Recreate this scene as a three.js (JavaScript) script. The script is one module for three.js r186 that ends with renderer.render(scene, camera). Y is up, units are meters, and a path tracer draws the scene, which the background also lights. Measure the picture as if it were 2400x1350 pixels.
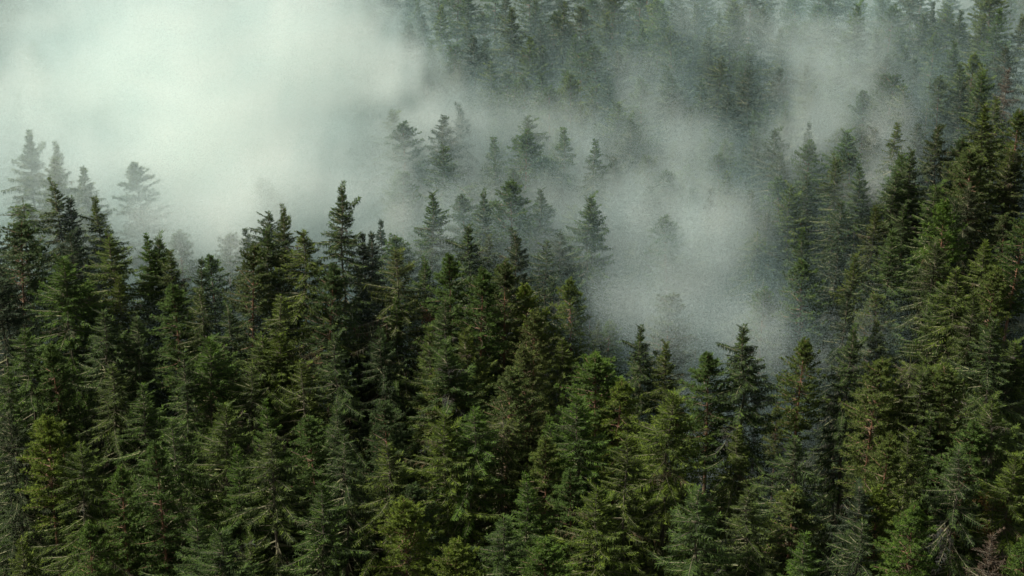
import * as THREE from 'three';
import { ImprovedNoise } from 'three/addons/math/ImprovedNoise.js';

// ---------------------------------------------------------------- camera, sky, sun, exposure
const scene = new THREE.Scene();
const CAM_Y = 95, PITCH = THREE.MathUtils.degToRad(24), VFOV = 17.2;
const camera = new THREE.PerspectiveCamera(VFOV, 2400 / 1350, 1, 3000);
camera.position.set(0, CAM_Y, 0);
camera.lookAt(0, CAM_Y - Math.tan(PITCH) * 100, -100);

const renderer = new THREE.WebGLRenderer({ antialias: true });
renderer.toneMapping = THREE.LinearToneMapping;
renderer.toneMappingExposure = 1.55;
renderer.shadowMap.enabled = true;

function overcastSky() {
  const W = 256, H = 128, d = new Float32Array(W * H * 4), n = new ImprovedNoise();
  for (let j = 0; j < H; j++) for (let i = 0; i < W; i++) {
    const up = ((j + 0.5) / H - 0.5) * Math.PI, az = ((i + 0.5) / W) * Math.PI * 2, y = Math.sin(up), c = Math.cos(up);
    const cloud = 1 + 0.1 * n.noise(Math.cos(az) * c * 2.1, y * 3.2, Math.sin(az) * c * 2.1);
    const l = (0.4 + 0.6 * Math.max(0, y)) * cloud, o = (j * W + i) * 4;
    d[o] = 0.89 * l; d[o + 1] = 0.99 * l; d[o + 2] = 1.02 * l; d[o + 3] = 1;
  }
  const t = new THREE.DataTexture(d, W, H, THREE.RGBAFormat, THREE.FloatType);
  t.mapping = THREE.EquirectangularReflectionMapping; t.magFilter = t.minFilter = THREE.LinearFilter; t.needsUpdate = true;
  return t;
}
scene.background = overcastSky();
scene.environment = scene.background;
scene.environmentIntensity = 0.22; scene.backgroundIntensity = 0.22;

const sun = new THREE.DirectionalLight(new THREE.Color().setRGB(1.0, 0.95, 0.82), 4.8);
sun.name = 'sun';
sun.position.set(-112, 172, -150);
sun.target.position.set(0, 30, -160);
sun.castShadow = true; sun.shadow.radius = 9;
Object.assign(sun.shadow.camera, { left: -130, right: 130, top: 130, bottom: -130, near: 1, far: 500 });
sun.shadow.mapSize.set(4096, 4096);
scene.add(sun, sun.target);

// ---------------------------------------------------------------- helpers
function rngOf(seed) { let s = seed | 0; return () => { s = (s + 0x6d2b79f5) | 0; let t = Math.imul(s ^ (s >>> 15), 1 | s); t = (t + Math.imul(t ^ (t >>> 7), 61 | t)) ^ t; return ((t ^ (t >>> 14)) >>> 0) / 4294967296; }; }
const NOISE = new ImprovedNoise();
const { lerp, clamp, smoothstep, degToRad } = THREE.MathUtils;
const fbm = (x, y, z, o = 3) => { let s = 0, a = 0.5, f = 1; for (let i = 0; i < o; i++) { s += a * NOISE.noise(x * f + i * 7.3, y * f - i * 3.1, z * f + i * 5.7); a *= 0.5; f *= 2.03; } return s; };
const TAN = Math.tan(degToRad(VFOV / 2)), ASPECT = 2400 / 1350;
// the direction that a place in the view (2400 x 1350) has from the camera, one metre forward
function sight(u, v) {
  const a = (u - 1200) / 1200 * TAN * ASPECT, b = -(v - 675) / 675 * TAN, c = Math.cos(PITCH), s = Math.sin(PITCH);
  return new THREE.Vector3(a, b * c - s, -(c + b * s));
}
function onView(x, y, z) {
  const c = Math.cos(PITCH), s = Math.sin(PITCH), dy = y - CAM_Y, f = -z * c - dy * s, up = dy * c - z * s;
  return [1200 + 1200 * x / (f * TAN * ASPECT), 675 - 675 * (up) / (f * TAN), f];
}
const at = (u, v, D) => { const d = sight(u, v); return d.multiplyScalar(D * 0.945 / -d.z).add(camera.position); };

// ---------------------------------------------------------------- terrain: a near hill, a gully, the far slope
const H0 = 22;
function track(points, d) {
  if (d <= points[0][0]) return points[0][1];
  for (let i = 1; i < points.length; i++) if (d <= points[i][0]) { const [a, b] = points[i - 1], [c, e] = points[i], t = (d - a) / (c - a); return lerp(b, e, t * t * (3 - 2 * t) * 0.5 + t * 0.5); }
  return points[points.length - 1][1];
}
function canopy(x, D) {
  const crest = track([[-60, 150], [-40, 148], [-10, 144], [5, 138], [17, 128], [60, 132]], x), level = track([[-60, -58.3], [-40, -58.7], [-10, -59.0], [5, -59.8], [17, -61.6], [60, -61.2]], x) + 1.4 * NOISE.noise(x * 0.13, 3.3, 0.5);
  const dip = track([[-60, 5], [-20, 5], [-10, 1.5], [8, 1.5], [14, 6.5], [24, 6.5], [34, 2]], x);
  const main = track([[0, -80], [60, -69], [99, -63.6], [crest, level], [crest + 17, level - dip], [220, -60.5], [270, -50], [330, -42], [400, -42], [700, -90], [1500, -120]], D);
  const spur = track([[0, -80], [60, -69], [99, -63.6], [150, -59.5], [215, -58.5], [240, -60], [330, -56], [400, -52], [700, -90], [1500, -120]], D);
  return lerp(main, spur, smoothstep(x, 24, 40));
}
const groundY = (x, z) => CAM_Y + canopy(x, -z) - H0 + 1.6 * fbm(x * 0.03, 1.7, z * 0.03) + 0.5 * fbm(x * 0.16, 4.2, z * 0.16);
{
  const xs = [], zs = [], steps = (a, b, s, out) => { for (let v = a; v <= b + 1e-6; v += s) out.push(v); };
  steps(-900, -160, 60, xs); steps(-110, 110, 2.5, xs); steps(160, 900, 60, xs);
  steps(-1500, -380, 60, zs); steps(-340, -50, 2.5, zs); steps(-20, 400, 60, zs);
  const p = [], c = [], idx = [];
  for (const z of zs) for (const x of xs) {
    p.push(x, groundY(x, z), z);
    const n = 0.5 + fbm(x * 0.11, 9, z * 0.11, 4);
    c.push(lerp(0.014, 0.028, n), lerp(0.016, 0.03, n), lerp(0.009, 0.012, n));
  }
  for (let j = 0; j + 1 < zs.length; j++) for (let i = 0; i + 1 < xs.length; i++) { const a = j * xs.length + i, b = a + xs.length; idx.push(a, b, a + 1, b, b + 1, a + 1); }
  const g = new THREE.BufferGeometry();
  g.setAttribute('position', new THREE.Float32BufferAttribute(p, 3)); g.setAttribute('color', new THREE.Float32BufferAttribute(c, 3)); g.setIndex(idx); g.computeVertexNormals();
  const m = new THREE.Mesh(g, new THREE.MeshStandardMaterial({ name: 'forest_floor', vertexColors: true, roughness: 1 }));
  m.name = 'terrain'; m.receiveShadow = m.castShadow = true; m.userData = { kind: 'structure', label: 'mossy forest floor of the wooded hillside' };
  scene.add(m);
}

// ---------------------------------------------------------------- mesh collector
class Leaves {
  constructor() { this.p = []; this.c = []; }
  tri(a, b, d, c) { this.p.push(a.x, a.y, a.z, b.x, b.y, b.z, d.x, d.y, d.z); for (let i = 0; i < 3; i++) this.c.push(c[0], c[1], c[2]); }
  // a slender needle-clad shoot: a kite of two faces, folded along its axis
  kite(a, dir, len, w, side, c) {
    const bx = a.x + dir.x * len, by = a.y + dir.y * len, bz = a.z + dir.z * len, m = 0.4, h = w / 2;
    const mx = a.x + dir.x * len * m, my = a.y + dir.y * len * m, mz = a.z + dir.z * len * m;
    const l = [mx + side.x * h, my + side.y * h - h * 0.4, mz + side.z * h], r = [mx - side.x * h, my - side.y * h - h * 0.4, mz - side.z * h];
    this.p.push(a.x, a.y, a.z, ...l, bx, by, bz, a.x, a.y, a.z, bx, by, bz, ...r);
    for (let i = 0; i < 6; i++) this.c.push(c[0], c[1], c[2]);
  }
  spike(a, dir, len, w, side, c) {
    const h = w / 2;
    this.p.push(a.x + side.x * h, a.y + side.y * h, a.z + side.z * h, a.x - side.x * h, a.y - side.y * h, a.z - side.z * h, a.x + dir.x * len, a.y + dir.y * len, a.z + dir.z * len);
    for (let i = 0; i < 3; i++) this.c.push(c[0], c[1], c[2]);
  }
  tube(points, radii, n, colour) {
    const ring = points.map((q, i) => {
      const t = new THREE.Vector3().subVectors(points[Math.min(i + 1, points.length - 1)], points[Math.max(i - 1, 0)]).normalize();
      const s = new THREE.Vector3(0, 1, 0).cross(t); if (s.lengthSq() < 0.02) s.set(1, 0, 0); s.normalize(); const u = new THREE.Vector3().crossVectors(t, s);
      return Array.from({ length: n }, (_, k) => { const a = k / n * Math.PI * 2; return q.clone().addScaledVector(s, Math.cos(a) * radii[i]).addScaledVector(u, Math.sin(a) * radii[i]); });
    });
    for (let i = 0; i + 1 < ring.length; i++) for (let k = 0; k < n; k++) { const l = (k + 1) % n, c = typeof colour === 'function' ? colour(i, k) : colour; this.tri(ring[i][k], ring[i][l], ring[i + 1][k], c); this.tri(ring[i][l], ring[i + 1][l], ring[i + 1][k], c); }
  }
  geometry() {
    const g = new THREE.BufferGeometry();
    g.setAttribute('position', new THREE.Float32BufferAttribute(this.p, 3)); g.setAttribute('color', new THREE.Float32BufferAttribute(this.c, 3));
    return g;
  }
}
const V = (x, y, z) => new THREE.Vector3(x, y, z);
const mix3 = (a, b, t) => [lerp(a[0], b[0], t), lerp(a[1], b[1], t), lerp(a[2], b[2], t)];

// ---------------------------------------------------------------- spruce: whorls of arching limbs hung with shoots
function spruceShape(seed, o) {
  const rnd = rngOf(seed), R = (a, b) => a + (b - a) * rnd(), H = H0, leaf = new Leaves(), wood = new Leaves(), limb = new Leaves();
  const bend = V(R(-0.25, 0.25), 0, R(-0.25, 0.25)), axis = (y) => V(bend.x * Math.sin(y / H * 3.1) + 0.08 * Math.sin(y * 0.9 + seed), y, bend.z * Math.sin(y / H * 2.6) + 0.08 * Math.sin(y * 0.7));
  const tp = [], tr = [];
  for (let i = 0; i <= 16; i++) { const t = i / 16; tp.push(axis(H * t)); tr.push(lerp(o.girth || 0.21, 0.012, Math.pow(t, 0.85)) * (i === 0 ? 1.3 : 1)); }
  wood.tube(tp, tr, 7, () => { const k = R(0.75, 1.25); return [0.12 * k, 0.1 * k, 0.075 * k]; });
  const base = o.base * H;
  let s = o.snap || 0.12, turn = R(0, 6);
  if (!o.snap) leaf.kite(axis(H - 0.55), V(0, 1, 0), 0.62, 0.09, V(1, 0, 0), o.tip); leaf.kite(axis(H - 0.55), V(0, 1, 0), 0.62, 0.09, V(0, 0, 1), o.tip);
  while (s < H - base) {
    const count = s < 2 ? 5 : 5 + Math.floor(R(0, 3)), full = o.wide * 1.12 * (1 - Math.exp(-Math.pow((s + (o.snap || 0)) / o.taper, 1.18))) * (s > H * 0.6 ? lerp(1, 0.75, (s - H * 0.6) / (H * 0.4)) : 1);
    turn += 2.4 + R(-0.3, 0.3);
    for (let b = 0; b < count; b++) {
      const thin = o.thin || 0.1;
      if (s > 1.2 && rnd() < thin) continue;
      const az = turn + b / count * Math.PI * 2 + R(-0.35, 0.35), lobe = 1 + 0.22 * Math.sin(az * 2 + seed) + 0.2 * fbm(Math.cos(az) * 1.3 + seed, s * 0.35, Math.sin(az) * 1.3, 2);
      const L = Math.max(0.16, full * lobe * R(0.55, 1.15) + (rnd() < 0.08 ? R(0.2, 0.9) : 0)), y0 = H - s + R(-0.16, 0.16);
      const e = degToRad(lerp(o.up, o.mid, Math.min(1, s / 5.5)) + lerp(0, o.low - o.mid, smoothstep(s, 5, 13)) + R(-9, 9));
      const droop = lerp(0.06, o.droop, smoothstep(s, 0.5, 6)) * R(0.7, 1.3), lift = lerp(0.04, o.lift, smoothstep(s, 1, 6)) * R(0.5, 1.4);
      const ca = Math.cos(az), sa = Math.sin(az), curl = R(-0.25, 0.25), root = axis(y0), ce = Math.cos(e), se = Math.sin(e);
      const place = (t, q = V()) => { const r = L * t * ce, off = curl * L * t * t; return q.set(root.x + ca * r - sa * off, root.y + L * (se * t - droop * t * t + lift * t * t * t), root.z + sa * r + ca * off); };
      // limb wood, its upper side furred with pale lichen in the older part
      const n = L > 1.2 ? 5 : 3, pts = [], rad = [];
      for (let i = 0; i <= n; i++) { pts.push(place(i / n)); rad.push(lerp(0.014 + 0.017 * Math.sqrt(L), 0.008, i / n)); }
      const lk = rnd(), limbColour = mix3([0.1, 0.085, 0.06], o.lichen || [0.2, 0.2, 0.1], lk * lk * 0.75 + (s > 4 ? 0.25 : 0));
      limb.tube(pts, rad, 3, limbColour);
      // foliage
      const tone = mix3(o.dark, o.light, clamp(rnd() * 0.75 + 0.25 * lobe - 0.1, 0, 1)), dead = rnd() < (o.dead || 0.05) * (s > 5 ? 1.6 : 0.3);
      const step = o.step || 0.085, start = L > 1.4 ? (s > 6 ? 0.3 : 0.18) : 0.06, q = V(), q2 = V();
      for (let d = start * L; d < L; d += step * R(0.7, 1.3)) {
        const t = d / L; place(t, q); place(Math.min(1, t + 0.03), q2);
        const f = q2.clone().sub(q).normalize(), side = V(-f.z, 0, f.x).normalize();
        for (const sg of [-1, 1]) {
          if (rnd() < (dead ? 0.5 : 0.1)) continue;
          const len = Math.min(0.95, 0.26 + 0.5 * (1 - t) * Math.min(1, L / 2.2)) * R(0.6, 1.25) * (s > 2.5 ? o.fan || 0.85 : 1);
          const dir = V(f.x * 0.75 + side.x * sg * 0.85, f.y * 0.6 - R(0.05, 0.32) * (s > 2 ? 1 : 0.1) + (s < 2 ? 0.25 : 0), f.z * 0.75 + side.z * sg * 0.85).normalize();
          const bright = rnd(), col = dead ? [0.09 * R(0.7, 1.2), 0.075, 0.05] : mix3(tone, o.tip, bright * bright);
          leaf.kite(q, dir, len, R(0.05, 0.085), V(f.x, f.y, f.z), col);
          // forks of the shoot
          const m = q.clone().addScaledVector(dir, len * R(0.35, 0.6));
          leaf.spike(m, V(dir.x * 0.8 + f.x * 0.6, dir.y - 0.15, dir.z * 0.8 + f.z * 0.6).normalize(), len * 0.55, 0.05, V(0, 1, 0), col);
          leaf.spike(m, V(dir.x * 0.9 - f.x * 0.3, dir.y + 0.05, dir.z * 0.9 - f.z * 0.3).normalize(), len * 0.5, 0.05, side, col);
          // twigs that hang from it
          if (s > 1.8) for (let k = 0, kk = rnd() < 0.6 ? 3 : 2; k < kk; k++) {
            const h = q.clone().addScaledVector(dir, len * R(0.1, 0.95)), az2 = R(0, 6.28);
            leaf.spike(h, V(R(-0.3, 0.3) + dir.x * 0.25, -1, R(-0.3, 0.3) + dir.z * 0.25).normalize(), R(0.14, 0.42) * Math.min(1, L / 1.6) * (o.hang || 1), R(0.03, 0.06), V(Math.cos(az2), 0, Math.sin(az2)), dead ? col : mix3(tone, o.tip, rnd() < 0.12 ? 0.6 : 0));
          }
        }
        // needles along the limb's own back
        if (rnd() < 0.75) leaf.kite(q, V(f.x + R(-0.3, 0.3), f.y + R(0.05, 0.5), f.z + R(-0.3, 0.3)).normalize(), R(0.12, 0.24), 0.06, side, mix3(tone, o.tip, rnd() * 0.5));
      }
      place(1, q); place(0.93, q2); const f = q.clone().sub(q2).normalize();
      for (let k = 0; k < 3; k++) leaf.kite(q, V(f.x + R(-0.5, 0.5), f.y + R(-0.1, 0.4), f.z + R(-0.5, 0.5)).normalize(), R(0.14, 0.26), 0.065, V(-f.z, 0, f.x).normalize(), mix3(tone, o.tip, 0.5 * rnd() + 0.3));
    }
    s += (s < 2 ? 0.26 : s < 5 ? 0.38 : 0.46) * R(0.7, 1.3) * (s > 3 ? o.gap || 1.1 : 1);
  }
  return { wood: wood.geometry(), limb: limb.geometry(), leaf: leaf.geometry(), n: (leaf.p.length + wood.p.length + limb.p.length) / 9 };
}

// ---------------------------------------------------------------- pine: rising limbs that end in brushes of long needles
function pineShape(seed, o) {
  const rnd = rngOf(seed), R = (a, b) => a + (b - a) * rnd(), H = H0, leaf = new Leaves(), wood = new Leaves(), limb = new Leaves();
  const bend = V(R(-0.5, 0.5), 0, R(-0.5, 0.5)), axis = (y) => V(bend.x * Math.sin(y / H * 3.3), y, bend.z * Math.sin(y / H * 2.8));
  const tp = [], tr = [];
  for (let i = 0; i <= 16; i++) { const t = i / 16; tp.push(axis(H * t)); tr.push(lerp(0.19, 0.02, Math.pow(t, 0.9)) * (i === 0 ? 1.25 : 1)); }
  wood.tube(tp, tr, 7, (i) => { const k = R(0.75, 1.2); return mix3([0.11 * k, 0.085 * k, 0.07 * k], [0.25 * k, 0.125 * k, 0.07 * k], smoothstep(i, 5, 10)); });
  const brush = (q, d, size, tone) => {
    const n = 12 + Math.floor(R(0, 5));
    for (let k = 0; k < n; k++) {
      const a = R(0, 6.28), w = R(0.15, 1.0), sx = V(-d.z, 0.02, d.x).normalize(), ux = V().crossVectors(sx, d);
      const dir = V(d.x + (sx.x * Math.cos(a) + ux.x * Math.sin(a)) * w * 1.1, d.y + (ux.y * Math.sin(a)) * w * 1.1, d.z + (sx.z * Math.cos(a) + ux.z * Math.sin(a)) * w * 1.1).normalize();
      const from = V(q.x - d.x * size * R(0, 0.9), q.y - d.y * size * R(0, 0.9), q.z - d.z * size * R(0, 0.9)), b = rnd();
      leaf.spike(from, dir, size * R(0.6, 1.1), 0.05, V(Math.cos(a + 1), 0.3, Math.sin(a + 1)), mix3(tone, o.tip, b * b));
    }
  };
  let s = 0.1, turn = R(0, 6);
  brush(axis(H), V(0, 1, 0), 0.26, o.light);
  while (s < o.deep) {
    const f = s / o.deep, full = o.wide * (1 - Math.exp(-(s + 0.12) / o.taper)) * lerp(1, 0.6, smoothstep(f, 0.6, 1)), count = 5 + Math.floor(R(0, 3));
    turn += 2.1;
    for (let b = 0; b < count; b++) {
      if (s > 1.5 && rnd() < o.thin) continue;
      const az = turn + b / count * 6.283 + R(-0.4, 0.4), L = Math.max(0.25, full * R(0.6, 1.15) * (1 + 0.35 * fbm(Math.cos(az) + seed, s * 0.4, Math.sin(az), 2))), e = degToRad(lerp(o.up, 0, Math.pow(f, 0.6)) + R(-18, 18)), root = axis(H - s + R(-0.3, 0.3));
      const ca = Math.cos(az), sa = Math.sin(az), curl = R(-0.3, 0.3), lift = R(0.05, 0.32);
      const place = (t, q = V()) => q.set(root.x + ca * L * t * Math.cos(e) - sa * curl * L * t * t, root.y + L * (Math.sin(e) * t + lift * t * t - 0.12 * t), root.z + sa * L * t * Math.cos(e) + ca * curl * L * t * t);
      const pts = [0, 0.25, 0.5, 0.75, 1].map((t) => place(t));
      limb.tube(pts, [0, 1, 2, 3, 4].map((i) => lerp(0.016 + 0.014 * Math.sqrt(L), 0.008, i / 4)), 3, mix3([0.1, 0.075, 0.055], [0.22, 0.12, 0.07], rnd() * 0.8));
      const tone = mix3(o.dark, o.light, rnd()), bare = L > 1.2 ? 0.28 : 0.08;
      for (let d = bare * L; d <= L; d += 0.17 * R(0.7, 1.3)) {
        const t = d / L, q = place(t), fw = place(Math.min(1, t + 0.05)).sub(place(t - 0.03)).normalize(), side = V(-fw.z, 0, fw.x).normalize();
        for (const sg of [-1, 1]) {
          const len = (0.18 + 0.6 * (1 - t) * Math.min(1, L / 1.8)) * R(0.5, 1.3);
          const dir = V(fw.x * 0.7 + side.x * sg * 0.75, fw.y * 0.5 + R(-0.35, 0.75), fw.z * 0.7 + side.z * sg * 0.75).normalize();
          for (let m = Math.min(len, 0.16); m <= len + 0.01; m += 0.2) {
            const at2 = q.clone().addScaledVector(dir, m), d2 = V(dir.x + R(-0.4, 0.4), dir.y + R(0, 0.5), dir.z + R(-0.4, 0.4)).normalize();
            brush(at2, d2, R(0.13, 0.21), tone);
          }
        }
      }
      const tip = place(1), fw = place(1).sub(place(0.9)).normalize();
      brush(tip, V(fw.x, fw.y + 0.5, fw.z).normalize(), 0.25, mix3(tone, o.tip, 0.3));
    }
    s += (s < 2 ? 0.24 : 0.38) * R(0.7, 1.3);
  }
  // dead stubs lower down the stem
  for (let k = 0; k < 9; k++) { const y = R(0.25 * H, H - o.deep), az = R(0, 6.28), L = R(0.4, 1.5), r = axis(y); limb.tube([r, V(r.x + Math.cos(az) * L * 0.5, r.y - 0.03, r.z + Math.sin(az) * L * 0.5), V(r.x + Math.cos(az) * L, r.y + R(-0.2, 0.15), r.z + Math.sin(az) * L)], [0.022, 0.016, 0.006], 3, [0.13, 0.115, 0.095]); }
  return { wood: wood.geometry(), limb: limb.geometry(), leaf: leaf.geometry(), n: (leaf.p.length + wood.p.length + limb.p.length) / 9 };
}

// ---------------------------------------------------------------- the kinds of tree in this wood
const leafy = (name) => new THREE.MeshPhysicalMaterial({ name, vertexColors: true, roughness: 0.95, transmission: 0.4, thickness: 0, specularIntensity: 0.4, side: THREE.DoubleSide });
const barky = (name) => new THREE.MeshStandardMaterial({ name, vertexColors: true, roughness: 0.95 });
const M = { under: leafy('undergrowth_leaves'), bark: barky('bark'), limb: barky('lichened_limb') };
const TINTS = [[1, 1, 1], [1.25, 1.2, 0.8], [0.78, 0.9, 1.15], [0.85, 1.05, 0.75], [1.12, 1.0, 0.95]];
for (const sort of ['spruce', 'pine']) M[sort + '_tints'] = TINTS.map((t, i) => { const m = leafy(sort + '_needles_' + ['plain', 'yellowish', 'bluish', 'deep_green', 'olive'][i]); m.color.setRGB(...t); return m; });
const G1 = { dark: [0.014, 0.024, 0.006], light: [0.036, 0.06, 0.011], tip: [0.125, 0.18, 0.022] };
const G2 = { dark: [0.021, 0.037, 0.007], light: [0.052, 0.088, 0.013], tip: [0.15, 0.22, 0.024] };
const G3 = { dark: [0.013, 0.021, 0.009], light: [0.028, 0.045, 0.014], tip: [0.075, 0.11, 0.03] };
const PN = { dark: [0.034, 0.056, 0.014], light: [0.058, 0.092, 0.021], tip: [0.13, 0.18, 0.033] };
const PG = { dark: [0.042, 0.07, 0.011], light: [0.075, 0.118, 0.018], tip: [0.165, 0.23, 0.028] };
const KIND = {
  // spires
  A: ['spruce', 11, { ...G1, base: 0.12, wide: 2.7, taper: 6.0, up: 48, mid: 0, low: -24, droop: 0.32, lift: 0.26 }],
  B: ['spruce', 23, { ...G1, base: 0.1, wide: 3.1, taper: 6.4, up: 42, mid: -6, low: -28, droop: 0.38, lift: 0.3, thin: 0.16, gap: 1.35, fan: 0.7 }],
  C: ['spruce', 37, { ...G2, base: 0.15, wide: 2.3, taper: 5.2, up: 50, mid: 6, low: -20, droop: 0.28, lift: 0.24 }],
  H: ['spruce', 29, { ...G2, base: 0.1, wide: 3.5, taper: 5.2, up: 40, mid: -4, low: -22, droop: 0.34, lift: 0.32, gap: 1.25, fan: 0.8 }],
  J: ['spruce', 31, { ...G1, base: 0.1, wide: 3.6, taper: 6.0, up: 38, mid: -10, low: -30, droop: 0.36, lift: 0.3, gap: 1.3, fan: 0.75, thin: 0.18, hang: 1.2 }],
  // open, hung with pale limbs
  E: ['spruce', 41, { ...G1, base: 0.14, wide: 3.4, taper: 5.4, up: 34, mid: -14, low: -34, droop: 0.4, lift: 0.36, thin: 0.3, hang: 1.35, dead: 0.16, lichen: [0.23, 0.22, 0.125], step: 0.1, gap: 1.4, fan: 0.65 }],
  F: ['spruce', 59, { ...G3, base: 0.1, wide: 2.9, taper: 5.0, up: 46, mid: -8, low: -26, droop: 0.36, lift: 0.28, hang: 1.25, thin: 0.14, gap: 1.25, fan: 0.75 }],
  G: ['spruce', 67, { ...G2, base: 0.16, wide: 2.9, taper: 4.6, up: 46, mid: 2, low: -20, droop: 0.3, lift: 0.3, thin: 0.14 }],
  N: ['spruce', 71, { ...G3, base: 0.12, wide: 1.9, taper: 5.0, up: 50, mid: -4, low: -30, droop: 0.34, lift: 0.2 }],
  // a dying one, brown and bare
  X: ['spruce', 83, { dark: [0.07, 0.05, 0.035], light: [0.1, 0.065, 0.045], tip: [0.13, 0.09, 0.055], base: 0.14, wide: 2.6, taper: 5.0, up: 40, mid: -6, low: -26, droop: 0.36, lift: 0.3, thin: 0.35, dead: 0.5, lichen: [0.22, 0.2, 0.14], step: 0.22 }],
  Z: ['spruce', 97, { ...G1, base: 0.14, wide: 3.3, taper: 4.2, up: 0, mid: -22, low: -40, droop: 0.34, lift: 0.3, thin: 0.3, hang: 1.3, dead: 0.25, lichen: [0.23, 0.22, 0.125], step: 0.11, gap: 1.3, fan: 0.65, snap: 0.8 }],
  P: ['pine', 101, { ...PN, wide: 2.2, deep: 9.5, up: 40, taper: 2.6, thin: 0.16 }],
  Q: ['pine', 113, { ...PG, wide: 2.0, deep: 8.5, up: 44, taper: 2.3, thin: 0.12 }],
  T: ['pine', 127, { ...PN, wide: 2.6, deep: 10.5, up: 34, taper: 2.6, thin: 0.22 }],
  U: ['pine', 139, { ...PG, wide: 2.3, deep: 7.5, up: 40, taper: 1.9, thin: 0.1 }],
};
const SHAPE = {};
let total = 0;
for (const [k, [sort, seed, o]] of Object.entries(KIND)) { SHAPE[k] = sort === 'spruce' ? spruceShape(seed, o) : pineShape(seed, o); total += SHAPE[k].n; }
console.log('unique tree triangles', total, Object.entries(SHAPE).map(([k, s]) => k + ':' + s.n).join(' '));

const taken = new Map();
function numbered(name) { const n = taken.get(name) || 0; taken.set(name, n + 1); return n ? name + '_' + String(n).padStart(3, '0') : name; }
function part(name, g, m, parent) { const o = new THREE.Mesh(g, m); o.name = name; o.castShadow = o.receiveShadow = true; parent.add(o); return o; }
const PROTO = {};
function makeTree(k, tint) {
  const [sort] = KIND[k], s = SHAPE[k];
  if (!PROTO[k]) {
    const t = new THREE.Group(), trunk = part('trunk', s.wood, M.bark, t);
    part('boughs', s.limb, M.limb, trunk);
    part('crown', s.leaf, M[sort + '_tints'][0], t);
    PROTO[k] = t;
  }
  const t = PROTO[k].clone();
  t.children[1].material = M[sort + '_tints'][k === 'X' ? 0 : tint];
  t.name = numbered(k === 'X' ? 'dying_spruce_tree' : sort + '_tree');
  scene.add(t);
  return t;
}

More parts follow.
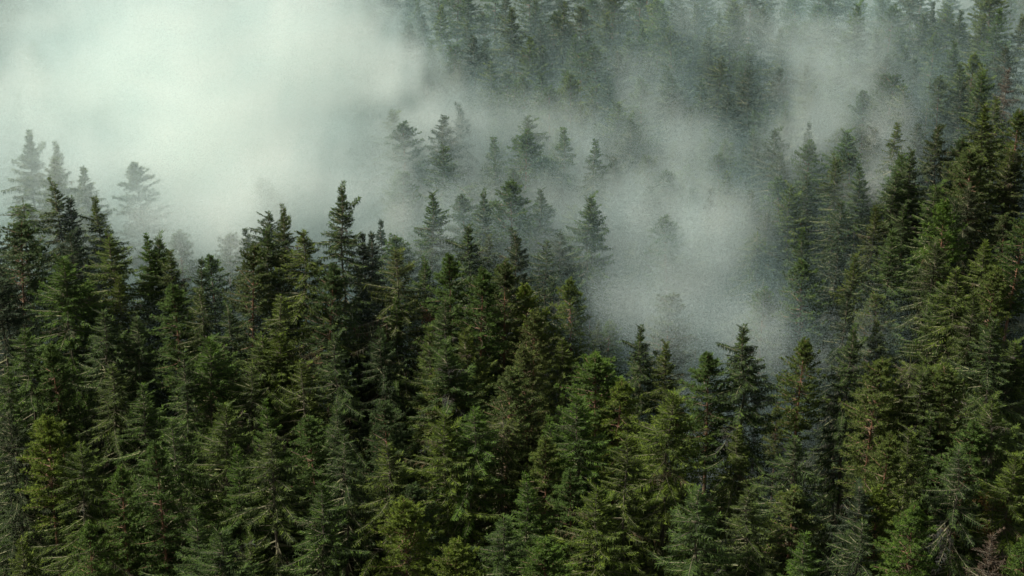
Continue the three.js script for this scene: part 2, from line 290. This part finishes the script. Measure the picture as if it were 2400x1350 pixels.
// ---------------------------------------------------------------- where the trees stand: top of each tree in the view, kind, height factor
const STAND = `
63,318,A,@178 120,340,A,@176 138,372,C,@172 183,397,A,@170 320,390,P,@176 605,432,T,@174 795,440,A,@151 370,5,A 330,18,A 420,30,C 80,100,P 25,220,A
980,0,A 1045,12,C 1085,48,B 1118,90,F 1205,18,A,1.1 1242,85,G 1287,108,B 1270,50,F 1322,8,E,1.1 1450,118,F 1515,60,A 1480,75,C 1560,5,G,1.1 1520,130,F 1585,120,A 1448,235,G 1478,250,F 1565,265,N 1025,100,C 1150,145,E 1195,190,E
1365,240,E 1013,455,A,1.1 1520,370,T 1193,428,T 1265,440,A 1600,395,Q 1075,250,F 905,260,E 1330,170,E 1400,200,B 1230,270,E 1310,300,E 1040,330,B 1150,330,E 1400,330,E
1635,8,A 1685,30,C 1735,5,G,1.15 1960,108,C 2000,8,G,1.15 1835,70,A 1765,130,N 1835,155,F 1690,130,E 1660,60,B 2160,30,A 2185,2,N 2205,8,C 2225,12,G 2248,20,A 2352,22,C,1.1 2376,45,A 2396,45,A 2305,37,A 2365,165,X,1.05
2247,150,C 2305,162,G 2285,172,A 2190,182,P 2020,212,P 2300,245,A,1.2 2195,300,F,1.1 2350,228,E 1855,240,A 1760,265,P 1800,300,F 1890,285,N 1910,335,P 2010,388,C 1980,300,G 2095,295,E 2120,355,G 2140,362,A 2255,330,P 2360,345,A 2384,350,N
1900,120,B 1900,200,E 2080,130,F 2120,200,E 2060,250,B 1640,190,B 1700,220,F 1590,330,B 1700,330,E 1720,400,B 1650,300,E 1960,380,B 2100,60,B 1930,30,E 1790,20,F
130,430,B,@157 183,470,N,@156 238,470,A,@157 50,455,Z,@158 250,545,H,@150 340,555,C,@152 365,555,G,@153 398,590,A,@150 425,540,P,@167 488,605,P,@154 460,615,N 585,535,N,@160 550,548,T,@166 632,540,A,@150 675,485,A,@152 715,545,J,@147 590,580,T,@148 148,600,G 205,665,C 275,655,A 5,610,F 400,680,P 470,680,E 220,730,J 300,735,J 535,715,B 760,615,P 765,650,B 675,695,E 490,785,G 510,815,U 605,785,H 650,785,G 785,780,J 115,810,Q 250,860,J
848,545,N,@153 868,545,N,@154 888,525,N,@160 925,550,T,@160 905,585,E,@147 1095,530,A 1085,455,P 1138,455,A 1350,490,E,@176 1385,455,G 1003,610,A 1045,610,P 1180,615,P 1145,640,P 1235,665,Q 1335,640,Q 1280,570,E 1410,650,F,@164 1490,570,E,@176 1045,712,A 1095,770,G 1060,797,G 1010,765,C 1045,850,Q 905,770,F 930,700,A 1260,735,T 1225,825,P 1395,747,A,@151 1425,747,Q,@153 1495,757,A,@138 1580,690,T,@155 1565,820,A 1400,827,U
1655,450,N 1665,520,E,@174 1770,440,F 1775,540,Z 1895,610,Q,@158 1850,440,G 1895,530,A 2085,392,B 2105,545,C 2300,560,H 2265,640,J 1790,682,P,@156 1757,760,A,@134 1655,812,P 1885,805,Q 1995,770,A,@138 2075,845,T 1990,690,N 2290,700,A 2220,660,E 2330,750,A 2140,840,Z 2162,835,G 2205,862,U 2385,800,G 2240,467,F 2390,500,P 1970,470,F 2170,430,B 2050,480,A
0,640,F,1.1 62,770,J 8,860,J 22,985,F 105,993,U 190,1040,H 290,1085,Q 360,1035,P 400,965,E 520,950,G 625,935,C 645,1010,J,1.1 545,1060,C 705,965,P 750,1130,A 440,1205,C 515,1240,G 30,1250,A 375,1340,Q 575,860,E 690,850,E 420,830,B 340,900,B
880,935,P 905,1050,J 965,1140,P 970,1180,U 1040,975,G 1095,955,H 1165,955,Z 1275,1020,P 1283,970,C 1355,935,G 1440,890,Q 1565,900,G,1.1 1335,1110,P 1240,1125,C 1195,1205,H 1290,1280,U 1085,1260,U 1395,1150,G 800,950,B 1190,870,T 800,1040,E
1630,1135,H,1.05 1885,1015,J 1775,1150,J 1870,1165,P 2060,1145,Q 2000,1150,F 2130,1180,Q 2185,880,J,1.05 2085,1020,P 2200,980,A 2320,930,G 2265,985,P 2245,1045,E 2010,1205,E 1870,1250,C 2310,1250,X 2390,1075,G 1740,1310,G 2395,1240,Q 1720,1000,B 1480,1040,B 2150,1000,B`;
const trees = [];
const rnd = rngOf(4711);
function findStand(u, v, h, far) {
  const d = sight(u, v), k = 1 / -d.z;
  for (let D = far || 84; D < 330; D += 0.2) { const x = d.x * k * D, y = CAM_Y + d.y * k * D, g = groundY(x, -D); if (y - g <= h) return { x, y: g, z: -D, h: y - g }; }
  return null;
}
for (const row of STAND.trim().split(/\s+/)) {
  const [u, v, k, s] = row.split(','), h = H0 * (s && s[0] !== '@' ? +s : 0.93 + 0.14 * rnd());
  let f;
  if (s && s[0] === '@') { const p = at(+u, +v, +s.slice(1)), g = groundY(p.x, p.z); f = { x: p.x, y: g, z: p.z, h: p.y - g }; } else f = findStand(+u, +v, h);
  if (f) trees.push({ ...f, k, u: +u, v: +v, listed: true });
}
// trees between them, a little lower; those that the others would hide are left out
{
  const kinds = 'ABCEFGNHJEPTPQ', rear = 'AFNPTQPTAF';
  const more = [];
  for (let n = 0; n < 24000; n++) {
    const D = 78 + 222 * Math.sqrt(rnd()), half = D * 1.1 * TAN * ASPECT + 5, x = (rnd() * 2 - 1) * half, z = -D, y = groundY(x, z), far = D > 138, low = x > 5.5 && x < 28 && D < 162, h = H0 * (low ? 0.42 + 0.24 * rnd() : far ? 0.78 + 0.3 * rnd() : D < 112 ? 0.7 + 0.25 * rnd() : 0.5 + 0.34 * rnd());
    if (D > 150 && onView(x, y + h, z)[0] < 800 + 0.3 * onView(x, y + h, z)[1]) continue; // nothing shows behind the white bank
    if (x > 5.5 && x < 28 && D > 119 && D < 141) continue; // the gully that the mist fills
    if (trees.some((t) => (t.x - x) ** 2 + (t.z - z) ** 2 < (far ? 3.15 : 3.7) ** 2)) continue;
    const [u, v] = onView(x, y + h, z);
    if (v < -330 || v > 1500 || u < -110 || u > 2510) continue;
    trees.push({ x, y, z, h, k: far ? rear[Math.floor(rnd() * rear.length)] : kinds[Math.floor(rnd() * kinds.length)], u, v });
  }
  const C = 6, W = 400, H = 225, seen = new Uint8Array(W * H), order = [...trees].sort((a, b) => b.z - a.z);
  for (const t of order) {
    const pxm = 675 / (onView(t.x, t.y + t.h, t.z)[2] * TAN), cone = [];
    let vis = 0;
    for (let s = 0; s < t.h * 0.85; s += 0.2) {
      const v = t.v + s * pxm * 0.914, half = 2.1 * (1 - Math.exp(-s / 4.5)) * pxm, j = Math.floor(v / C);
      if (j < 0 || j >= H) continue;
      for (let i = Math.max(0, Math.ceil((t.u - half) / C)); i <= Math.min(W - 1, Math.floor((t.u + half) / C)); i++) { const c = j * W + i; if (seen[c] < 1) { vis++; } cone.push(c); }
    }
    t.vis = vis;
    if (vis < (t.listed ? 20 : t.z < -138 ? 25 : 100)) { t.drop = true; continue; }
    for (const c of cone) seen[c] = 1;
  }
}
for (let i = trees.length - 1; i >= 0; i--) if (trees[i].drop) trees.splice(i, 1);
// past about 300 of a kind, those that show least stand in the far wood as one mass
const rest = [];
for (const sort of ['spruce', 'pine']) {
  const own = trees.filter((t) => KIND[t.k][0] === sort).sort((a, b) => !!b.listed - !!a.listed || b.vis - a.vis);
  for (const t of own.slice(330)) { rest.push(t); trees.splice(trees.indexOf(t), 1); }
}
console.log('in the mass', rest.length, 'listed among them', rest.filter((t) => t.listed).length);
console.log('trees', trees.length, 'listed', trees.filter((t) => t.listed).length, 'spruce', trees.filter((t) => KIND[t.k][0] === 'spruce').length, 'tallest', Math.max(...trees.map((t) => t.h)), 'unseen listed', trees.filter((t) => t.vis < 20).map((t) => t.u + ',' + t.v).join(' '));
const SLIM = { '1495,757': 1.0, '1757,760': 1.15, '1995,770': 0.95, '795,440': 1.0 };
for (const t of trees) {
  const pick = [0, 0, 1, 1, 2, 2, 3, 3, 4][Math.floor(rnd() * 9)], o = makeTree(t.k, SLIM[t.u + ',' + t.v] ? 2 : pick), s = t.h / H0, w = s * (1.04 + 0.34 * rnd()) * (SLIM[t.u + ',' + t.v] || 1);
  o.position.set(t.x, t.y - 0.12, t.z); o.scale.set(w, s, w); o.rotation.set((rnd() - 0.5) * 0.07, rnd() * 6.283, (rnd() - 0.5) * 0.07);
  t.o = o;
}
if (rest.length) {
  const wood = new THREE.Group(); wood.name = 'far_wood'; wood.userData = { kind: 'stuff', label: 'mass of hazy spruce tops filling the far slope', category: 'wood' };
  for (const k of new Set(rest.map((t) => t.k))) {
    const own = rest.filter((t) => t.k === k), s = SHAPE[k], places = own.map((t) => { const h = t.h / H0, w = h * (1.04 + 0.34 * rnd()); return new THREE.Matrix4().compose(V(t.x, t.y - 0.12, t.z), new THREE.Quaternion().setFromEuler(new THREE.Euler(0, rnd() * 6.283, 0)), V(w, h, w)); });
    for (const [name, g, m] of [['trunks', s.wood, M.bark], ['boughs', s.limb, M.limb], ['crowns', s.leaf, M[KIND[k][0] + '_tints'][0]]]) {
      const im = new THREE.InstancedMesh(g, m, own.length); places.forEach((p, i) => im.setMatrixAt(i, p)); im.name = name; im.castShadow = im.receiveShadow = true; im.userData = { kind: 'stuff' }; wood.add(im);
    }
  }
  scene.add(wood);
}
// what sets each tree apart: a few by their own look, the others by where they stand from those
const LOOK = { A: 'dark green spire-shaped', B: 'gappy dark', C: 'narrow fresh green', H: 'broad conical green', J: 'broad dark layered', E: 'open drooping pale-limbed', F: 'dusky weeping', G: 'bushy bright green', N: 'slender dusky', Z: 'flat-topped drooping', X: 'brown half-bare', P: 'soft green', Q: 'fresh bright green', T: 'spreading grey-green', U: 'rounded yellow-green' };
const MARKS = {
  '1757,760': ['tallest dark spruce standing crisp before the pale mist right of centre', 'tallest dark spruce right of centre'],
  '1495,757': ['smaller of the two dark spires standing crisp before pale mist', 'smaller dark spire'],
  '1995,770': ['dark pointed spruce on the near ridge at the right end of the pale gully', 'pointed ridge spruce right of the gully'],
  '1895,610': ['light green pine with a bare reddish stem rising from the mist', 'pine with reddish stem'],
  '1580,690': ['pale fuzzy pine veiled by mist behind the two dark spires', 'pale pine behind the spires'],
  '795,440': ['tall layered spruce standing out against the white bank on the left ridge', 'tall layered ridge spruce'],
  '605,432': ['ghostly wide pine nearly lost in the brightest mist', 'ghostly pine in the mist'],
  '63,318': ['tall misty spruce above the ridge by the left edge', 'misty spruce by the left edge'],
  '50,455': ['flat-topped leaning spruce with hanging limbs by the left edge', 'flat-topped spruce by the left edge'],
  '250,545': ['broad bright spruce on the left ridge with a sunny top', 'sunny-topped spruce on the left ridge'],
  '400,680': ['soft green rounded pine on the left slope below the ridge', 'rounded pine on the left slope'],
  '105,993': ['rounded yellow-green pine at lower left, close to the frame edge', 'rounded pine at lower left'],
  '645,1010': ['broad spruce with long drooping layered limbs at lower left of centre', 'broad layered spruce lower left'],
  '290,1085': ['fresh bright green pine with pointed top at lower left', 'pointed bright pine lower left'],
  '905,585': ['open spruce with pale limbs at the ridge left of centre', 'pale-limbed spruce left of centre'],
  '1095,770': ['bushy bright green spruce in the middle of the near slope', 'bright bushy spruce in the middle'],
  '1165,955': ['broken-topped spruce with long pale hanging limbs, lower centre', 'broken-topped spruce lower centre'],
  '1335,640': ['fresh green pine fading into mist right above the centre', 'fading green pine at the centre'],
  '1350,490': ['open drooping spruce half veiled on the far slope above the centre', 'half-veiled drooping spruce'],
  '1242,85': ['bushy bright spruce high on the far slope, top centre', 'bright spruce at top centre'],
  '1735,5': ['pale bushy spruce cut by the top edge, right of centre', 'pale spruce at the top edge'],
  '1960,108': ['narrow dark spruce standing clear of the haze on the upper right slope', 'clear dark spruce upper right'],
  '2352,22': ['narrow dark spruce in the upper right corner', 'dark spruce in the upper right corner'],
  '2365,165': ['brown dying spruce near the right edge on the upper slope', 'brown dying spruce'],
  '2300,245': ['big dark spire-shaped spruce near the right edge above the mist', 'big dark spruce near the right edge'],
  '2300,560': ['broad bright green spruce near the right edge, mid height', 'broad bright spruce near the right edge'],
  '2140,840': ['flat-topped drooping spruce with bare twisted limbs, right foreground', 'twisted flat-topped spruce'],
  '1565,900': ['tall bushy yellow-green spruce in the foreground right of centre', 'tall yellow-green foreground spruce'],
  '1630,1135': ['broad light green conical spruce at the bottom right of centre', 'conical spruce at the bottom'],
  '2060,1145': ['fresh yellow-green pine at the bottom right', 'yellow-green pine bottom right'],
  '2310,1250': ['pale half-bare dying spruce in the bottom right corner', 'half-bare spruce bottom right'],
  '1085,1260': ['rounded yellow-green pine cut by the bottom edge, centre', 'rounded pine at the bottom edge'],
};
const NTH = ['nearest', 'second', 'third', 'fourth', 'fifth', 'sixth', 'seventh', 'eighth', 'ninth', 'tenth', 'eleventh', 'twelfth', 'thirteenth', 'fourteenth', 'fifteenth'];
{
  const marked = trees.filter((t) => t.listed && MARKS[t.u + ',' + t.v]), nth = new Map();
  for (const t of marked) t.mark = MARKS[t.u + ',' + t.v];
  for (const t of trees) if (!t.mark) {
    let best = null;
    for (const m of marked) { const d = Math.hypot(m.u - t.u, m.v - t.v); if (!best || d < best.d) best = { m, d }; }
    const du = t.u - best.m.u, dv = t.v - best.m.v;
    t.near = best; t.side = Math.abs(du) > Math.abs(dv) * 1.2 ? (du < 0 ? 'left of' : 'right of') : dv < 0 ? 'above' : 'below';
  }
  for (const t of trees.filter((x) => x.near).sort((a, b) => a.near.d - b.near.d)) {
    const sort = KIND[t.k][0], key = [t.near.m.mark[1], t.side, t.k].join(), n = nth.get(key) || 0;
    nth.set(key, n + 1); t.n = n; t.key = key;
  }
  for (const t of trees) {
    const sort = KIND[t.k][0];
    const label = t.mark ? t.mark[0] : `${LOOK[t.k]} ${sort}${nth.get(t.key) > 1 ? ', ' + NTH[t.n] + ' such' : ''} ${t.side} the ${t.near.m.mark[1]}`;
    const zone = t.z < -162 ? 'trees on the far slope' : t.v < 800 ? 'trees along the near ridge' : 'trees of the near slope';
    t.o.userData = { label, category: sort + ' tree', group: (sort === 'pine' ? 'pine ' : 'spruce ') + zone };
  }
  const all = trees.map((t) => t.o.userData.label);
  console.log('labels', new Set(all).size, 'of', all.length, 'longest', Math.max(...all.map((l) => l.split(' ').length)));
}

// ---------------------------------------------------------------- a few broadleaved trees caught among the conifers
function rowanShape(seed, leafA, leafB) {
  const r = rngOf(seed), R = (a, b) => a + (b - a) * r(), leaf = new Leaves(), wood = new Leaves(), limb = new Leaves(), H = 18;
  const axis = (y) => V(0.4 * Math.sin(y / H * 3), y, 0.3 * Math.sin(y / H * 2.2 + 1));
  wood.tube([0, 0.2, 0.4, 0.6, 0.8, 1].map((t) => axis(H * t)), [0.16, 0.13, 0.11, 0.085, 0.055, 0.015], 6, [0.13, 0.12, 0.1]);
  for (let k = 0; k < 34; k++) {
    const f = r(), y = H - 0.2 - f * 6.5, az = R(0, 6.283), L = (0.5 + 1.4 * Math.sqrt(f)) * R(0.6, 1.2), root = axis(y), up = R(0.35, 0.9), tip = V(root.x + Math.cos(az) * L, root.y + L * up, root.z + Math.sin(az) * L);
    limb.tube([root, root.clone().lerp(tip, 0.5).add(V(0, 0.08, 0)), tip], [0.03, 0.02, 0.006], 3, [0.12, 0.11, 0.09]);
    for (let j = 0; j < 46; j++) { const q = root.clone().lerp(tip, R(0.25, 1.08)).add(V(R(-0.34, 0.34), R(-0.3, 0.3), R(-0.34, 0.34))), a = R(0, 6.283); leaf.kite(q, V(Math.cos(a), R(-0.7, 0.4), Math.sin(a)).normalize(), R(0.13, 0.24), R(0.06, 0.1), V(-Math.sin(a), R(-0.4, 0.4), Math.cos(a)).normalize(), mix3(leafA, leafB, r())); }
  }
  return { wood: wood.geometry(), limb: limb.geometry(), leaf: leaf.geometry() };
}
for (const [u, v, seed, a, b, label] of [
  [2326, 1170, 5, [0.1, 0.05, 0.01], [0.16, 0.09, 0.015], 'small orange-leaved rowan among dark spruces at lower right'],
  [1006, 728, 9, [0.16, 0.035, 0.02], [0.14, 0.1, 0.04], 'thin red-leaved rowan beside the dark spruce left of centre'],
  [14, 1118, 13, [0.02, 0.04, 0.008], [0.04, 0.07, 0.012], 'fresh green broadleaved rowan at the left edge, lower down'],
]) {
  const f = findStand(u, v, 18); if (!f) continue;
  const shape = rowanShape(seed, a, b), t = new THREE.Group(), trunk = part('trunk', shape.wood, M.bark, t);
  part('boughs', shape.limb, M.bark, trunk); part('crown', shape.leaf, M.under, t);
  t.name = numbered('rowan_tree'); t.position.set(f.x, f.y - 0.1, f.z); t.userData = { label, category: 'rowan tree' };
  scene.add(t);
}

// ---------------------------------------------------------------- undergrowth on the forest floor
{
  const r = rngOf(515), R = (a, b) => a + (b - a) * r(), bush = new Leaves();
  for (let k = 0; k < 70; k++) {
    const az = R(0, 6.283), out = Math.sqrt(r()) * 0.9, q = V(Math.cos(az) * out, R(0, 0.25), Math.sin(az) * out), up = V(Math.cos(az) * 0.5 + R(-0.3, 0.3), R(0.4, 1), Math.sin(az) * 0.5 + R(-0.3, 0.3)).normalize(), c = mix3([0.02, 0.035, 0.01], [0.05, 0.075, 0.018], r());
    for (let j = 0; j < 4; j++) bush.kite(q.clone().addScaledVector(up, j * 0.12), V(up.x + R(-0.7, 0.7), up.y * 0.5 + R(-0.2, 0.5), up.z + R(-0.7, 0.7)).normalize(), R(0.2, 0.45), R(0.06, 0.14), V(-up.z, 0.1, up.x).normalize(), c);
  }
  const spots = [];
  for (let n = 0; n < 5200; n++) { const D = 74 + 180 * Math.sqrt(r()), x = (r() * 2 - 1) * (D * 1.1 * TAN * ASPECT + 6); spots.push([x, -D]); }
  const im = new THREE.InstancedMesh(bush.geometry(), M.under, spots.length), m = new THREE.Matrix4(), q = new THREE.Quaternion(), e = new THREE.Euler();
  spots.forEach(([x, z], i) => { const k = R(0.6, 1.9); im.setMatrixAt(i, m.compose(V(x, groundY(x, z) - 0.05, z), q.setFromEuler(e.set(0, R(0, 6.283), 0)), V(k, k * R(0.7, 1.5), k))); });
  im.name = 'undergrowth'; im.castShadow = im.receiveShadow = true; im.userData = { kind: 'stuff', label: 'dark green bilberry undergrowth on the forest floor', category: 'undergrowth' };
  scene.add(im);
}

// ---------------------------------------------------------------- mist: a cloud of fine droplets, thick where the field below says so
const drops = (name, r, g, b) => new THREE.MeshPhysicalMaterial({ name, color: new THREE.Color().setRGB(r, g, b), roughness: 1, metalness: 0, transmission: 0.5, thickness: 0, specularIntensity: 0, transparent: true, opacity: 0.29, side: THREE.DoubleSide });
const THICK = drops('thick_mist_droplets', 0.9, 0.945, 0.925), WISP = drops('mist_droplets', 0.8, 0.91, 0.905), THIN = drops('haze_droplets', 0.62, 0.84, 0.86);
// drifts: from one place (view place, distance) to another, radius in metres, how much of the light a walk across it stops
const DRIFTS = [
  [[500, 350, 184], [400, 90, 204], 9, 2.6], [[575, 470, 176], [520, 330, 184], 5.5, 1.8], [[20, 60, 208], [640, 30, 210], 8, 1.1], [[130, 210, 198], [650, 200, 198], 8, 1.5], [[710, 360, 182], [700, 40, 206], 6, 0.7], [[-60, 200, 200], [140, 320, 190], 7, 0.6], [[230, 420, 182], [470, 460, 178], 6, 0.8],
  [[560, 500, 168], [650, 430, 172], 4, 0.7], [[60, 380, 174], [260, 470, 168], 5, 0.45], [[300, 500, 164], [560, 560, 162], 4, 0.4],
  [[800, 0, 208], [1030, 330, 188], 5, 0.55], [[850, 150, 198], [1000, 400, 182], 5, 0.45], [[660, 490, 172], [960, 500, 170], 5, 0.5],
  [[880, 430, 178], [1320, 400, 184], 6, 0.24], [[1000, 520, 168], [1480, 460, 176], 6, 0.18], [[1050, 600, 156], [1450, 600, 156], 5, 0.12], [[1230, 270, 192], [1010, 440, 180], 5, 0.2], [[1330, 350, 186], [1560, 560, 170], 5, 0.18],
  [[1470, 690, 156], [1750, 740, 152], 4.5, 0.2], [[1440, 730, 147], [1780, 770, 144], 3, 0.42], [[1750, 760, 153], [1670, 460, 171], 5, 0.12], [[1690, 520, 170], [1590, 330, 185], 4.5, 0.18], [[1620, 370, 184], [1500, 190, 195], 5, 0.22], [[1540, 650, 160], [1680, 530, 168], 5, 0.1],
  [[1950, 360, 186], [1850, 20, 206], 6, 0.2], [[1870, 320, 189], [1940, 200, 196], 5, 0.16], [[2030, 420, 177], [2080, 290, 188], 4, 0.32], [[1640, 60, 206], [1900, 70, 206], 6, 0.22], [[1990, 130, 200], [2120, 60, 206], 5, 0.25],
  [[2200, -50, 255], [2560, -10, 255], 7, 1.6], [[1625, 960, 142], [1655, 1130, 140], 2.2, 0.14], [[1790, 830, 146], [2060, 800, 150], 3.0, 0.1],
].map(([a, b, r, tau]) => { const A = at(...a), B = at(...b); return { A, d: B.clone().sub(A), l2: B.distanceToSquared(A), s: r * 0.55, rho: tau / (r * 0.55 * 2.507), reach: r * 1.9 }; });
function mistAt(x, y, z) {
  // torn wisps that lean up and to the left
  const a = x * 0.8 + y * 0.5, b = y * 0.75 - x * 0.4, w = NOISE.noise(x * 0.07, y * 0.07, z * 0.06) * 1.4;
  const n = fbm(a * 0.085 + w, b * 0.15 - w, z * 0.08, 4), torn = smoothstep(n, -0.42, 0.3) * 1.7;
  let rho = 0;
  for (const f of DRIFTS) {
    const px = x - f.A.x, py = y - f.A.y, pz = z - f.A.z, t = clamp((px * f.d.x + py * f.d.y + pz * f.d.z) / f.l2, 0, 1), d2 = (px - f.d.x * t) ** 2 + (py - f.d.y * t) ** 2 + (pz - f.d.z * t) ** 2;
    if (d2 < f.reach * f.reach) rho += f.rho * Math.exp(-d2 / (2 * f.s * f.s)) * (f.rho > 0.1 ? lerp(torn, 1, 0.6) : torn);
  }
  // breath of the far slope: haze that lies among the trees and thins above them
  const far = smoothstep(-z, 126, 176) * (1 - 0.8 * smoothstep(x, 20, 36) * (1 - smoothstep(-z, 165, 200))), over = y - groundY(x, z);
  if (far > 0 && over > -1) rho += 0.021 * far * (1 - smoothstep(over, 8, 32)) * (0.35 + 0.65 * torn);
  return rho;
}
{
  const A = 2.2, LEVELS = 15, LOW = 0.0035, RATIO = 1.37, r = rngOf(99), flakeOf = (level) => (level > 10 ? 0.056 : level > 8 ? 0.042 : 0.034);
  const cells = Array.from({ length: LEVELS }, () => []);
  for (let z = -250; z < -124; z += A) for (let x = -62; x < 62; x += A) for (let y = 10; y < 66; y += A) {
    const cx = x + A / 2, cy = y + A / 2, cz = z + A / 2, [u, v, f] = onView(cx, cy, cz);
    if (u < -160 || u > 2560 || v < -160 || v > 1400 || cy < groundY(cx, cz) - 1.5) continue;
    const rho = mistAt(cx, cy, cz);
    if (rho < LOW * 0.6) continue;
    const k = Math.log(rho / LOW) / Math.log(RATIO) + r() - 0.5;
    cells[clamp(Math.round(k), 0, LEVELS - 1)].push([cx, cy, cz]);
  }
  let made = 0, total = 0;
  const turns = []; for (let i = 0; i < 24; i++) turns.push(new THREE.Quaternion().setFromEuler(new THREE.Euler((i % 4) * Math.PI / 2, Math.floor(i / 4) % 4 * Math.PI / 2, i > 15 ? Math.PI / 2 : 0)));
  cells.forEach((own, level) => {
    if (!own.length) return;
    const FLAKE = flakeOf(level), R0 = FLAKE * 0.577, each = FLAKE * FLAKE * 0.2165 * 0.29;
    const n = Math.round(LOW * Math.pow(RATIO, level) * A * A * A / each), p = new Float32Array(n * 9);
    for (let i = 0; i < n; i++) {
      const x = (r() - 0.5) * A + (r() - 0.5) * A * 0.65, y = (r() - 0.5) * A + (r() - 0.5) * A * 0.65, z = (r() - 0.5) * A + (r() - 0.5) * A * 0.65;
      const nz = r() * 2 - 1, an = r() * 6.283, nr = Math.sqrt(1 - nz * nz), nx = nr * Math.cos(an), ny = nr * Math.sin(an), bx = -Math.sin(an), by = Math.cos(an), cx = -nz * by, cy = nz * bx, cz = nx * by - ny * bx, a0 = r() * 6.283;
      for (let k = 0; k < 3; k++) { const a = a0 + k * 2.0944, c = Math.cos(a) * R0, s = Math.sin(a) * R0; p.set([x + bx * c + cx * s, y + by * c + cy * s, z + cz * s], i * 9 + k * 3); }
    }
    made += n; total += n * own.length;
    const geo = new THREE.BufferGeometry(); geo.setAttribute('position', new THREE.BufferAttribute(p, 3));
    const im = new THREE.InstancedMesh(geo, level > 10 ? THICK : level > 5 ? WISP : THIN, own.length), m = new THREE.Matrix4(), one = V(1, 1, 1);
    own.forEach(([x, y, z], i) => im.setMatrixAt(i, m.compose(V(x, y, z), turns[Math.floor(r() * 24)], one)));
    const strong = level > 10 ? 'thick white mist bank rising at upper left' : level > 5 ? 'drifting mist wisps between the near ridge and the far slope' : 'thin blue-green haze hanging among the far trees';
    im.name = numbered(level > 10 ? 'mist_bank' : level > 5 ? 'mist_wisp' : 'thin_haze'); im.castShadow = im.receiveShadow = true; im.userData = { kind: 'stuff', label: strong, category: 'mist', group: strong };
    scene.add(im);
  });
  console.log('mist cells', cells.map((c) => c.length).join(' '), 'flakes', made, 'shown', total);
}

renderer.render(scene, camera);
